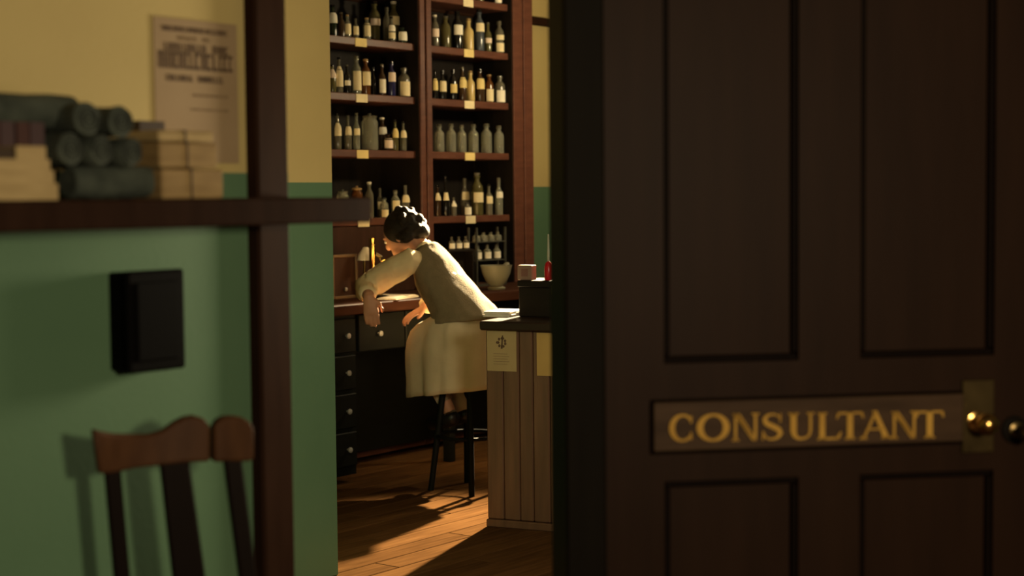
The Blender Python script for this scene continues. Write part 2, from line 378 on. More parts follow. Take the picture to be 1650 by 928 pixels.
kx, kz = dxz(1572, 678); knob(kx, kz, door)
# the turning knob with its rose on the right stile
kk, kz2 = dxz(1634, 692)
ro = MB().lathe([(.030, -.0005), (.029, -.006), (.018, -.009)], 24, 'y', (kk, 0, kz2)).build('knob_rose', M['jamb'], door, True)
knob(kk + .002, kz2, door, -.004, M['brass'], .019)
# jamb between the opening and the door
J0 = hit(886, 500, D0 - DN * .14, DN); jx = DX.dot(J0 - D0)
jb = struct('trim_1', MB().box(jx, -.004, -.03, .14, 0, 3.15, .005), M['jamb'], label='shade-darkened black door jamb between the opening and the mahogany door', loc=D0, rz=DRZ)
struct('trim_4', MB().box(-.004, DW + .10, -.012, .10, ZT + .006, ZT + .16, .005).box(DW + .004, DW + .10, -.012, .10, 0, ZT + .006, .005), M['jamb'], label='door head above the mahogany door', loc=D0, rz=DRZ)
struct('wall_right', MB().box(-.004, DW + 4, .0, .10, ZT + .16, 3.15).box(DW + .10, DW + 4, 0, .12, 0, ZT + .16), M['wall'], label='wall over and beyond the doors', loc=D0, rz=DRZ)

# ------------------------------------------------------------------ near shelf and what stands on it
SD = .26; ZS = 1.4485; SF = S_NEAR + SD
t_sh1, _ = tpos(600, 338, SF)
sh = MB().box(-3.0, 0, -SD, -.036, ZS - .054, ZS, .004).box(-3.0, ta - t_sh1, -.037, 0, ZS - .054, ZS, .002).build('wall_shelf', M['trim'])
sh.location = wall_frame(S_NEAR, t_sh1); sh.rotation_euler = (0, 0, TH)
shelf = empty('wall_shelf', wall_frame(S_NEAR, t_sh1), TH); sh.name = 'board'; shelf.name = 'wall_shelf'
sh.parent = shelf; sh.location = (0, 0, 0); sh.rotation_euler = (0, 0, 0)
for tx in (-.95, -1.9):
    MB().prism([(0, 0), (0, 0), (0, 0)], 0, 0) if False else None
    b_ = MB().add([(tx - .015, 0, ZS - .054), (tx - .015, -.17, ZS - .054), (tx - .015, 0, ZS - .24), (tx + .015, 0, ZS - .054), (tx + .015, -.17, ZS - .054), (tx + .015, 0, ZS - .24)],
                  [(0, 1, 2), (3, 5, 4), (0, 3, 4, 1), (1, 4, 5, 2), (2, 5, 3, 0)]).build('bracket', M['trim'], shelf)
tag(shelf, 'thick brown wooden shelf running along the near wall past the upright post', 'shelf')
def near_obj(mb, name, mat, px, label, cat, group=None, off=.15, smooth=False, parent=None):
    t, _ = tpos(px, 318, S_NEAR + off)
    o = mb.build(name, mat, None, smooth); o.location = wall_frame(S_NEAR + off, t, ZS); o.rotation_euler = (0, 0, TH)
    return tag(o, label, cat, group)
def nsize(pxa, pxb, off=.15): return tpos(pxb, 318, S_NEAR + off)[0] - tpos(pxa, 318, S_NEAR + off)[0]
def nz(px, py, off=.15): return tpos(px, py, S_NEAR + off)[1] - ZS
# books: cover boards, spine and page block
def book(name, L, D, T, cov, pages, loc, rz, label, group):
    e = empty(name, loc, rz)
    c = MB().box(0, L, -D / 2, D / 2, 0, .003).box(0, L, -D / 2, D / 2, T - .003, T).box(0, L, -D / 2, -D / 2 + .004, .003, T - .003)
    c.build('cover', cov, e); MB().box(.004, L - .004, -D / 2 + .004, D / 2 - .004, .003, T - .003).build('page_block', pages, e)
    return tag(e, label, 'book', group)
ys = [318, 291, 270, 252, 231]
spec = [(-60, 94, 'book_c', 'cream book at the bottom of the pale stack'), (-60, 88, 'book_c', 'cream book second from the bottom of the pale stack'),
        (-60, 82, 'book_c', 'cream book third from the bottom of the pale stack'), (28, 76, 'book_c', 'small cream book lying on top of the pale stack')]
z = 0
for i, (a, b, mt, lb) in enumerate(spec):
    off = .15; T = nz(60, ys[i + 1], .225) - nz(60, ys[i], .225)
    t, _ = tpos(a, 318, S_NEAR + .225)
    book('book', nsize(a, b, .225), .15, T, M[mt], M['paper'], wall_frame(S_NEAR + off, t, ZS + z), TH, lb, 'pale stacked books')
    if i < 3: z += T
t, _ = tpos(-60, 318, S_NEAR + .22)
book('book', nsize(-60, 24, .22), .14, .018, M['book_b'], M['book_t'], wall_frame(S_NEAR + .15, t, ZS + z), TH, 'thin brown book lying beside the small cream book', 'pale stacked books')
zt4 = z + nz(60, ys[4], .225) - nz(60, ys[3], .225)
# upright dark books standing on the pale stack under the long roll
for i, (a, b, mt, lb) in enumerate([(-50, -24, 'book_p', 'plum book standing at the far left under the long roll'), (-22, 2, 'book_r', 'oxblood book standing at the picture edge'),
                                    (4, 26, 'book_p', 'plum book standing second from the roll ends'), (30, 50, 'book_r', 'oxblood book standing left of the plum book by the rolls'), (52, 74, 'book_p', 'plum book standing beside the green rolls')]):
    tt, _ = tpos(a, 318, S_NEAR + .17); wd = nsize(a, b, .17)
    zb = z + .018 if b < 27 else zt4
    h = nz(40, 199, .12) - zb
    e = empty('book', wall_frame(S_NEAR + .12, tt, ZS + zb), TH)
    MB().box(0, .003, -.05, .05, 0, h).box(wd - .003, wd, -.05, .05, 0, h).box(.003, wd - .003, -.05, -.046, 0, h).build('cover', M[mt], e)
    MB().box(.003, wd - .003, -.046, .046, .003, h - .003).build('page_block', M['book_t'], e)
    tag(e, lb, 'book', 'dark books under the long roll')
# rolls of green cloth
def roll(L, r, seed):
    rnd = random.Random(seed); mb = MB(); n = 18; prof = []
    for k in range(9):
        y = L * k / 8; prof.append((r * (1 + .05 * math.sin(k * 2.1 + seed)), y))
    mb.lathe([(r * .86, -.004)] + prof + [(r * .86, L + .004)], n, 'y')
    mb.v = [(x * (1 + .06 * math.sin(3 * math.atan2(zz, x) + seed)), y, zz * (1 + .05 * math.cos(2 * math.atan2(zz, x) + seed))) for x, y, zz in mb.v]
    return mb
def spiral(r, seed):
    mb = MB(); pts = []; wd = []
    for k in range(44):
        a = k * .42 + seed; rr = r * (.12 + .74 * k / 43)
        pts.append((rr * math.cos(a), rr * math.sin(a))); wd.append(r * .07)
    stroke(mb, pts, wd); mb.v = [(x, -.0075 + y * .004, zz) for x, y, zz in mb.v]; return mb
def roll_thing(px, py, rpx, L, label, off=.21, rz=0.0, seed=0):
    t, zz = tpos(px, py, S_NEAR + off); d = on_wall(px, py, S_NEAR + off).y; r = rpx * d / F
    e = empty('cloth_roll', wall_frame(S_NEAR + off, t, zz), TH + rz)
    roll(L, r, seed).build('roll_body', M['roll'], e, True); spiral(r, seed).build('wound_edge', M['roll_dk'], e)
    return tag(e, label, 'roll', 'dark green cloth rolls on the near shelf')
roll_thing(140, 191, 26, .19, 'dark green cloth roll, middle of the top row', seed=1)
roll_thing(194, 196, 24, .19, 'dark green cloth roll at the right end of the top row', seed=2)
roll_thing(113, 240, 25, .19, 'dark green cloth roll at the left of the middle row', seed=3)
roll_thing(162, 242, 25, .19, 'dark green cloth roll in the centre of the middle row', seed=4)
roll_thing(211, 245, 24, .19, 'dark green cloth roll at the right of the middle row', seed=5)
# the long one lying along the books, and the one lying across the bottom
t, zz = tpos(112, 181, S_NEAR + .13); r = 27 * 3.1 / F
e = empty('cloth_roll', wall_frame(S_NEAR + .13, t, zz), TH + math.pi / 2)
roll(.40, r, 6).build('roll_body', M['roll'], e, True); spiral(r, 6).build('wound_edge', M['roll_dk'], e)
tag(e, 'long dark green cloth roll lying along the top of the dark books', 'roll', 'dark green cloth rolls on the near shelf')
t, zz = tpos(256, 291, S_NEAR + .17); r = 25 * 3.15 / F
e = empty('cloth_roll', wall_frame(S_NEAR + .17, t, ZS + r * 1.06), TH + math.pi / 2)
roll(nsize(112, 256, .17), r, 8).build('roll_body', M['roll'], e, True); spiral(r, 8).build('wound_edge', M['roll_dk'], e)
tag(e, 'dark green cloth roll lying lengthwise under the other rolls', 'roll', 'dark green cloth rolls on the near shelf')
# dark book behind the rolls
tt, _ = tpos(212, 318, S_NEAR + .05); h = nz(236, 196, .05)
e = empty('book', wall_frame(S_NEAR + .05, tt, ZS), TH); wd = nsize(212, 252, .05)
MB().box(0, wd, -.03, -.026, 0, h).box(0, wd, .026, .03, 0, h).box(0, .004, -.026, .026, 0, h).build('cover', M['book_b'], e)
MB().box(.004, wd - .003, -.026, .026, .003, h - .003).build('page_block', M['book_t'], e)
tag(e, 'tall umber book standing behind the green rolls', 'book')
# packets stacked right of the rolls
pk = [(262, 361, 316, 266, 'book_t', 'thick tan paper packet at the bottom beside the rolls'), (259, 352, 266, 224, 'book_t', 'tan paper packet in the middle of the packet stack'),
      (258, 347, 224, 205, 'book_c', 'thin cream packet on top under the printed poster')]
z = 0
for a, b, y0, y1, mt, lb in pk:
    T = nz(300, y1, .22) - nz(300, y0, .22); t, _ = tpos(a, 300, S_NEAR + .22)
    e = empty('paper_packet', wall_frame(S_NEAR + .17, t, ZS + z), TH); L = nsize(a, b, .22)
    MB().box(0, L, -.05, .05, 0, T - .002, .004).build('wrapping', M[mt], e)
    MB().box(L * .45, L * .45 + .004, -.0515, .0515, -.0005 + .001, T - .0005).build('string', M['book_b'], e)
    tag(e, lb, 'packet', 'paper packets beside the rolls'); z += T
# poster pinned to the wall
t0, zt = tpos(247, 26, S_NEAR + .003); t1, _ = tpos(381, 26, S_NEAR + .003); _, zb = tpos(247, 262, S_NEAR + .003)
po = empty('poster', wall_frame(S_NEAR, t0, zb), TH); PW = t1 - t0; PH = zt - zb
MB().box(0, PW, -.003, -.0005, 0, PH).build('sheet', M['poster'], po)
def pz(y): return tpos(247, y, S_NEAR + .003)[1] - zb
def words(y0, y1, xa, xb, seed, mat, gaps=(), cw=.006):
    rnd = random.Random(seed); mb = MB(); x = xa * PW; z0, z1 = pz(y1), pz(y0); h = z1 - z0
    while x < xb * PW:
        if any(g0 * PW < x < g1 * PW for g0, g1 in gaps): x += .004; continue
        c = cw * rnd.uniform(.7, 1.2); st = min(c * .38, .5 * c)
        mb.box(x, x + st, -.0042, -.003, z0, z1)
        kx = rnd.choice((0, 1, 2, 3))
        if kx in (0, 2): mb.box(x, x + c, -.0042, -.003, z1 - h * .2, z1)
        if kx in (1, 2): mb.box(x, x + c, -.0042, -.003, z0, z0 + h * .2)
        if kx in (0, 3): mb.box(x + c - st, x + c, -.0042, -.003, z0, z1)
        x += c * 1.28
    return mb.build('printed_line', mat, po)
words(39, 47, .10, .88, 1, M['ink'], cw=.0062); words(54, 61, .28, .66, 2, M['ink_soft'], ((.5, .56),), .006)
words(66, 79, .12, .86, 3, M['ink'], ((.28, .33), (.60, .68)), .0095); words(80, 108, .05, .92, 4, M['ink'], (), .0125)
words(118, 128, .14, .82, 5, M['ink'], ((.44, .50),), .0065); words(148, 152, .45, .85, 6, M['ink_soft'], (), .005)
words(172, 175, .42, .86, 7, M['ink_soft'], (), .005)
tag(po, 'faded printed poster with a bold dark headline on the near yellow wall', 'poster')
# black box on the green wall
tA, zA = tpos(208, 440, S_NEAR + .065); tB, _ = tpos(296, 440, S_NEAR + .065); zB = tpos(208, 601, S_NEAR + .065)[1]
bx = empty('wall_box', wall_frame(S_NEAR, tA, zB), TH); BW = tB - tA; BH = zA - zB
MB().box(0, BW, -.045, 0, 0, BH, .004).build('box_body', M['black'], bx)
ld = MB().box(-.003, BW + .003, -.065, -.046, -.003, BH + .003, .005).build('lid', M['black'], bx)
MB().box(BW * .12, BW * .88, -.069, -.064, BH * .1, BH * .9, .003).build('lid_panel', M['black'], ld)
tag(bx, 'plain black box fixed to the green wall above the chair', 'box')

# ------------------------------------------------------------------ chair in front of the near wall
V = Vector((.89, .45, 0)).normalized(); C0 = at(150, 730, 3.0)
ch = empty('wooden_chair', (C0.x, C0.y, 0), math.atan2(V.y, V.x))
CN = Vector((V.y, -V.x, 0))
def cxz(px, py): p = hit(px, py, Vector((C0.x, C0.y, 0)), CN); return V.dot(p - C0), p.z
def curve_y(x, W): return .035 * (1 - ((x - W / 2) / (W / 2)) ** 2)
top = [(150, 692), (165, 697), (190, 702), (220, 704), (248, 704), (270, 698), (290, 684), (305, 676), (320, 673), (336, 677), (346, 690)]
bot = [(160, 764), (180, 764), (200, 762), (225, 758), (250, 756), (270, 754), (290, 752), (305, 750), (320, 749), (336, 748), (346, 747)]
def rail(top, bot, W, th=.026):
    mb = MB(); n = len(top); vs_ = []
    for (a, b) in zip(top, bot):
        x, z1 = cxz(*a); x2, z0 = cxz(*b); yy = curve_y(x, W)
        for (xx, y, zz) in ((x2, yy, z0), (x, yy, z1), (x, yy + th, z1), (x2, yy + th, z0)): vs_.append((xx, y, zz))
    fs = [(0, 3, 2, 1), tuple((n - 1) * 4 + i for i in range(4))]
    for j in range(n - 1):
        for i in range(4): fs.append((j * 4 + i, j * 4 + (i + 1) % 4, (j + 1) * 4 + (i + 1) % 4, (j + 1) * 4 + i))
    mb.add(vs_, fs); return mb
CWD = cxz(410, 720)[0]
r1 = rail(top, bot, CWD).build('crest_rail', M['chair'], ch, True)
bv = r1.modifiers.new('bevel', 'BEVEL'); bv.width = .006; bv.segments = 2
top2 = [(350, 692), (356, 680), (366, 674), (380, 672), (394, 674), (405, 681), (410, 692)]; bot2 = [(350, 748), (358, 748), (368, 747), (380, 746), (392, 745), (402, 744), (410, 742)]
r2 = rail(top2, bot2, CWD, .03).build('crest_rail_ear', M['chair'], ch, True)
bv = r2.modifiers.new('bevel', 'BEVEL'); bv.width = .006; bv.segments = 2
def slat(pts, wpx, name, th=.018, mat=None):
    mb = MB(); vs_ = []
    P = [cxz(*p) for p in pts]
    (x0, z0), (x1, z1) = P[0], P[-1]
    ze = .45; k = (ze - z0) / (z1 - z0); xe = x0 + (x1 - x0) * min(k, 2.0)
    for (x, z, w_) in ((x0, z0 + .02, wpx[0]), ((x0 + xe) / 2, (z0 + ze) / 2, wpx[1]), (xe, ze, wpx[1])):
        h = w_ / 2 * 3.1 / F / .93; yy = curve_y(max(0, min(CWD, x)), CWD) + .005
        for (a, b) in ((-h, 0), (h, 0), (h, th), (-h, th)): vs_.append((x + a, yy + b, z))
    mb.add(vs_, [(0, 3, 2, 1), (8, 9, 10, 11)] + [(j * 4 + i, j * 4 + (i + 1) % 4, (j + 1) * 4 + (i + 1) % 4, (j + 1) * 4 + i) for j in range(2) for i in range(4)])
    o = mb.build(name, mat or M['chair_dk'], ch); b_ = o.modifiers.new('bevel', 'BEVEL'); b_.width = .004; return o
slat([(186, 764), (205, 928)], (24, 24), 'back_post'); slat([(290, 752), (316, 928)], (44, 50), 'splat'); slat([(380, 746), (404, 928)], (28, 27), 'back_post')
xs = cxz(205, 928)[0] - .02; xe = cxz(404, 928)[0] + .06
st_ = MB().box(xs - .03, xe + .03, -.36, .07, .43, .46, .012).build('seat', M['chair'], ch)
for x in (xs, xe):
    for y in (.04, -.32): MB().tube([(x, y, .435), (x + (.02 if x == xe else -.02), y + (.02 if y > 0 else -.02), 0)], [.019, .014], 10).build('leg', M['chair_dk'], ch, True)
for y in (.045, -.325): MB().tube([(xs - .008, y, .2), (xe + .008, y, .2)], .009, 8).build('stretcher', M['chair_dk'], ch, True)
tag(ch, 'brown wooden chair with a dipped crest rail against the green wall', 'chair')

# ------------------------------------------------------------------ bottle shelves
tS, _ = tpos(470, 300, S_SHELF)
case = empty('bottle_shelves', wall_frame(S_SHELF, tS), TH)
def cx_(px, py=250, dp=0.0): return tpos(px, py, S_SHELF - dp)[0] - tS
DEP = .33; REC = .04; ZTOP = 2.98
xU0, xU1, xE0, xE1 = cx_(679), cx_(698), cx_(829), cx_(860)
for (a, b) in ((-.05, 0.0), (xU0, xU1), (xE0, xE1)):
    u_ = MB().box(a, b, 0, DEP, 0, ZTOP, .004).build('upright', M['case'], case)
    if b > 0:
        MB().box(a - .006, a - .0005, .012, DEP - .012, .02, ZTOP).build('side_shade_panel', M['case_in'], u_)  # thin near-black panel added as shade on the upright's left face
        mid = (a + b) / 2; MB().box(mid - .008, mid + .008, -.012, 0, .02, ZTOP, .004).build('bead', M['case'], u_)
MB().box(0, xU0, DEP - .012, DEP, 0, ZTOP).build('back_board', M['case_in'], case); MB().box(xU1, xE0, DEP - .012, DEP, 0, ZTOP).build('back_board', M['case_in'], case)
ZSH = [2.625, 2.325, 2.018, 1.708, 1.328]
for zi, z in enumerate(ZSH):
    for (a, b, cpx) in ((0, xU0, 584), (xU1, xE0, 757)):
        s_ = MB().box(a, b, REC, DEP - .012, z - .042, z, .004).build('shelf', M['case'], case)
        c = cx_(cpx, 250, REC); MB().box(c - .046, c + .046, REC - .003, REC, z - .048, z - .002).build('name_card', LAB['yellow'] if zi % 2 else LAB['cream'], s_)
for (a, b) in ((0, xU0), (xU1, xE0)):
    MB().box(a, b, 0, DEP - .012, .86, .90, .003).build('shelf', M['case'], case)
    MB().box(a, b, 0, .02, 0, .12, .003).build('plinth', M['case'], case)
MB().box(-.09, xE1 + .04, -.05, DEP, ZTOP, ZTOP + .08, .012).build('cornice', M['case'], case)
# drawer fronts / panels under the lowest open shelf on the left
lp = MB().box(.004, xU0 - .004, REC + .004, REC + .022, .905, ZSH[4] - .046, .003).build('lower_panel', M['panel_brown'], case)
tag(case, 'tall mahogany wall shelves in two bays crowded with bottles', 'shelves')

def bottle_profile(kind, h, r):
    if kind == 'jar': return [(r * .95, 0), (r, .01), (r, h * .74), (r * .93, h * .80), (r * .80, h * .83), (r * .80, h * .88)]
    if kind == 'flask': return [(r * .92, 0), (r, .008), (r * .96, h * .30), (r * .62, h * .52), (r * .36, h * .64), (r * .30, h * .86), (r * .38, h * .87), (r * .38, h * .90)]
    if kind == 'slim': return [(r * .95, 0), (r, .006), (r, h * .55), (r * .84, h * .64), (r * .42, h * .72), (r * .38, h * .88), (r * .50, h * .885), (r * .50, h * .92)]
    return [(r * .95, 0), (r, .006), (r, h * .60), (r * .93, h * .68), (r * .55, h * .77), (r * .42, h * .80), (r * .42, h * .88), (r * .58, h * .885), (r * .58, h * .92)]
ORD = ['leftmost', 'second', 'third', 'fourth', 'fifth', 'sixth', 'seventh', 'eighth', 'ninth', 'tenth', 'eleventh']
def bottle(parent_loc, rz, h, r, kind, col, lab, label, stop='glass', group='bottles on the dispensary shelves', name=None):
    e = empty(name or ('jar' if kind == 'jar' else 'bottle'), parent_loc, rz)
    pr = bottle_profile(kind, h, r)
    MB().lathe(pr, 14).build('glass_body', G[col], e, True)
    rt_, ht = pr[-1]
    if kind == 'jar': MB().lathe([(r * .86, ht), (r * .90, ht + h * .015), (r * .90, ht + h * .05), (r * .5, ht + h * .075), (r * .22, ht + h * .08), (r * .24, h), (r * .1, h * 1.01)], 14).build('lid', G['smoky'] if stop == 'glass' else M['book_t'], e, True)
    else: MB().lathe([(rt_ * .6, ht - .002), (rt_ * .66, ht + h * .01), (rt_ * .95, ht + h * .03), (rt_ * .95, h * .985), (rt_ * .55, h)], 10).build('stopper', {'glass': G['smoky'], 'cork': M['book_t'], 'dark': G['black'], 'white': LAB['white']}[stop], e, True)
    if lab:
        for (f0, f1, lc) in lab:
            z0, z1 = f0 * h, f1 * h
            def rad(z):
                for (ra, za), (rb, zb_) in zip(pr, pr[1:]):
                    if za <= z <= zb_ and zb_ > za: return ra + (rb - ra) * (z - za) / (zb_ - za)
                return pr[-1][0] * 1.0
            prof = [(rad(z0 + (z1 - z0) * k / 4) + .0012, z0 + (z1 - z0) * k / 4) for k in range(5)]
            lb = MB().lathe(prof, 12, a0=-math.pi * .96, a1=math.pi * .02, cap=False).build('paper_label', LAB[lc], e, True)
    return tag(e, label, 'jar' if kind == 'jar' else 'bottle', group)
# rows: (x, top y, width px, kind, glass, [(label from, to as y px, colour)], stopper, depth row)
R = {
 'left bay top shelf': (2.325, [
  (539, 8, 14, 'round', 'green', [(21, 38, 'white')], 'dark', 1), (553, 20, 10, 'slim', 'brown', [], 'glass', 0), (563, 24, 10, 'slim', 'clear', [(39, 56, 'cream')], 'cork', 0),
  (576, 30, 9, 'slim', 'smoky', [(43, 57, 'cream')], 'glass', 0), (594, 29, 11, 'round', 'clear', [(38, 59, 'cream')], 'cork', 0), (606, 2, 17, 'round', 'olive', [(31, 42, 'pinkish')], 'dark', 1),
  (626, 12, 12, 'round', 'smoky', [], 'glass', 1), (633, 27, 12, 'slim', 'smoky', [(41, 51, 'white'), (53, 63, 'cream')], 'dark', 0), (644, 3, 17, 'round', 'olive', [(28, 42, 'cream')], 'white', 1), (650, 44, 15, 'round', 'green', [(52, 66, 'white')], 'dark', 0)]),
 'left bay second shelf': (2.018, [
  (537, 104, 12, 'round', 'olive', [(112, 126, 'pinkish')], 'dark', 0), (548, 92, 12, 'slim', 'smoky', [(107, 140, 'cream')], 'dark', 0), (561, 104, 10, 'slim', 'black', [(130, 138, 'white')], 'glass', 0),
  (576, 90, 14, 'round', 'clear', [(115, 146, 'cream')], 'glass', 0), (591, 95, 14, 'round', 'amber', [(116, 138, 'cream')], 'cork', 0), (603, 108, 10, 'slim', 'black', [], 'dark', 1),
  (617, 103, 11, 'slim', 'brown', [(128, 150, 'white')], 'glass', 0), (632, 99, 13, 'round', 'blue', [(117, 132, 'pinkish')], 'dark', 0), (652, 109, 18, 'round', 'smoky', [(132, 155, 'cream')], 'glass', 0)]),
 'left bay third shelf': (1.708, [
  (544, 182, 12, 'slim', 'smoky', [(198, 219, 'cream')], 'dark', 0), (561, 186, 11, 'slim', 'smoky', [(204, 218, 'cream')], 'glass', 0), (575, 182, 10, 'slim', 'clear', [(207, 218, 'cream')], 'glass', 0),
  (596, 183, 25, 'jar', 'clear', [], 'glass', 0), (616, 189, 14, 'round', 'brown', [(205, 217, 'white')], 'white', 1), (625, 215, 15, 'round', 'brown', [(223, 239, 'pinkish')], 'dark', 0),
  (637, 192, 10, 'slim', 'olive', [(207, 222, 'yellow')], 'dark', 0), (650, 195, 10, 'slim', 'smoky', [(210, 222, 'cream')], 'dark', 0)]),
 'left bay lowest shelf': (1.328, [
  (551, 305, 18, 'jar', 'clear', [], 'glass', 0), (574, 300, 17, 'jar', 'amber', [], 'cork', 0), (594, 293, 13, 'round', 'smoky', [], 'white', 0), (611, 303, 10, 'slim', 'smoky', [(325, 337, 'white')], 'glass', 1),
  (618, 318, 12, 'round', 'clear', [(338, 350, 'cream')], 'dark', 0), (636, 306, 13, 'round', 'clear', [(323, 342, 'cream')], 'glass', 0), (652, 298, 13, 'slim', 'smoky', [(314, 326, 'cream')], 'glass', 0)]),
 'right bay topmost shelf': (2.625, [(705, -44, 13, 'round', 'green', [(-20, -8, 'cream')], 'dark', 0), (728, -40, 13, 'slim', 'brown', [], 'dark', 0), (775, -30, 14, 'round', 'olive', [], 'dark', 0), (804, -28, 12, 'round', 'smoky', [(-6, 6, 'white')], 'glass', 0)]),
 'right bay second shelf': (2.325, [
  (703, 24, 12, 'round', 'smoky', [(47, 60, 'pinkish')], 'white', 0), (720, 26, 15, 'round', 'olive', [], 'glass', 0), (739, 18, 16, 'round', 'black', [(41, 57, 'white')], 'dark', 0), (757, 30, 15, 'slim', 'yellow', [], 'cork', 0),
  (774, 15, 15, 'round', 'grey-blue', [(38, 52, 'cream')], 'dark', 0), (788, 36, 11, 'slim', 'olive', [(62, 70, 'pinkish')], 'glass', 0), (806, 34, 14, 'round', 'smoky', [(57, 65, 'cream'), (70, 85, 'cream')], 'glass', 0)]),
 'right bay third shelf': (2.018, [
  (702, 113, 9, 'slim', 'black', [(127, 146, 'yellow')], 'dark', 0), (714, 113, 12, 'slim', 'black', [(131, 148, 'cream')], 'dark', 0), (731, 112, 12, 'round', 'black', [(136, 150, 'yellow')], 'dark', 0),
  (746, 108, 13, 'slim', 'brown', [(125, 142, 'yellow')], 'glass', 0), (759, 114, 13, 'slim', 'yellow', [], 'cork', 0), (774, 111, 14, 'round', 'brown', [(127, 144, 'yellow')], 'dark', 0), (789, 120, 13, 'round', 'amber', [(144, 164, 'cream')], 'cork', 0), (806, 122, 16, 'round', 'smoky', [(146, 165, 'white')], 'glass', 0)]),
 'right bay fourth shelf': (1.708, [(708, 200, 15, 'round', 'clear', [], 'glass', 0), (727, 199, 15, 'round', 'clear', [], 'glass', 0), (744, 201, 14, 'round', 'clear', [], 'glass', 0), (763, 200, 15, 'round', 'clear', [], 'glass', 0), (784, 199, 16, 'round', 'clear', [], 'glass', 0), (804, 202, 15, 'round', 'clear', [], 'glass', 0)]),
 'right bay lowest shelf': (1.328, [
  (704, 298, 10, 'slim', 'brown', [(311, 323, 'cream')], 'dark', 0), (717, 283, 13, 'flask', 'black', [(310, 323, 'cream')], 'dark', 0), (730, 318, 9, 'slim', 'smoky', [(324, 333, 'white')], 'glass', 0), (748, 287, 14, 'slim', 'smoky', [(309, 322, 'cream')], 'glass', 1),
  (752, 326, 12, 'round', 'smoky', [(334, 346, 'white')], 'dark', 0), (768, 278, 18, 'round', 'olive', [(310, 326, 'cream')], 'glass', 0), (787, 296, 11, 'slim', 'smoky', [(316, 328, 'cream')], 'dark', 0), (803, 286, 12, 'slim', 'clear', [(309, 319, 'white')], 'glass', 0)])}
CN_ = {'clear': 'clear glass', 'green': 'dark green', 'olive': 'olive glass', 'amber': 'amber', 'brown': 'brown', 'blue': 'cobalt blue', 'grey-blue': 'grey-blue', 'black': 'black', 'yellow': 'yellow cream', 'smoky': 'smoky glass'}
for where, (z, items) in R.items():
    for i, (px, ty, wpx, kind, col, labs, stop, row) in enumerate(items):
        r0 = wpx / 2 * 9.2 / F
        dp = REC + .006 + r0 + (.085 if row else .0)
        p = on_wall(px, 250, S_SHELF - dp); d = p.y
        rr_ = wpx * 1.1 / 2 * d / F; la = U.dot(p) - tS
        lo, hi = (rr_ + .004, xU0 - .010 - rr_) if px < 690 else (xU1 + .004 + rr_, xE0 - .010 - rr_)
        p = p + U * (min(max(la, lo), hi) - la)
        # pixel rows to heights at this depth
        def zof(y): return on_wall(px, y, S_SHELF - dp).z
        h = max(.05, zof(ty) - z); h = min(h, .275); r = wpx * 1.1 / 2 * d / F
        lb = [(max(.03, (zof(b) - z) / h), min(.86, (zof(a) - z) / h), c) for a, b, c in labs]
        lb = [q_ for q_ in lb if q_[1] > q_[0] + .03]
        word = ('%s jar' if kind == 'jar' else ('slim %s bottle' if kind == 'slim' else '%s bottle')) % CN_[col]
        label = '%s%s, %s%s, %s' % (word, (', %s label' % labs[0][2]) if lb else ', unlabelled', ORD[i], '' if i == 0 else ' from left', where)
        bottle(Vector((p.x, p.y, z)), TH, h, r, kind, col, lb, label, stop)

# ------------------------------------------------------------------ workbench under the shelves
tB0, _ = tpos(480, 490, S_BENCH); tB1 = tS + xE1 + .35
ZB = .91
bn = empty('work_bench', wall_frame(S_BENCH, tB0), TH); BL = tB1 - tB0
BD = -(S_SHELF - S_BENCH) - .004
MB().box(0, BL, 0, BD, ZB - .055, ZB, .006).build('bench_top', M['bench_top'], bn)
xa = tpos(583, 560, S_BENCH)[0] - tB0; xb = tpos(655, 560, S_BENCH)[0] - tB0
def xk(px): return tpos(px, 560, S_BENCH - .03)[0] - tB0
bod = MB().box(.02, xa, .05, BD, .04, ZB - .056).box(xa, BL - .02, BD - .03, BD, .04, ZB - .056)
bod.build('bench_body', M['bench'], bn)
k1, k2 = xk(557), xk(609)
zk = [tpos(557, y, S_BENCH - .03)[1] for y in (541, 601, 663, 725)]
hh = (zk[0] - zk[1]) / 2
for z in zk[:4]:
    dr = MB().box(.03, xa - .012, .028, .05, z - hh + .008, min(ZB - .06, z + hh - .008), .004).build('drawer', M['bench'], bn)
    MB().lathe([(.005, .028), (.006, .018), (.014, .012), (.014, .004), (.007, .0)], 12, 'y', (k1, 0, z)).build('knob', M['knob'], dr, True)
z = tpos(609, 537, S_BENCH - .03)[1]
MB().box(xa, xb + .35, .05, BD - .03, z - .09, ZB - .056).build('drawer_case', M['bench'], bn)
for (a, b, kx_) in ((xa + .012, xb + .02, k2), (xb + .032, xb + .34, xb + .18)):
    dr = MB().box(a, b, .028, .05, z - .085, ZB - .06, .004).build('drawer', M['bench'], bn)
    MB().lathe([(.005, .028), (.006, .018), (.014, .012), (.014, .004), (.007, .0)], 12, 'y', (kx_, 0, z)).build('knob', M['knob'], dr, True)
for x in (xb + .38, BL - .06): MB().box(x, x + .05, .03, .08, 0, ZB - .056, .004).build('leg', M['bench'], bn)
tag(bn, 'dark laboratory bench with drawers and pale round knobs below the bottle shelves', 'bench')
def on_bench(px, s): t, _ = tpos(px, 480, s); return wall_frame(s, t, ZB)

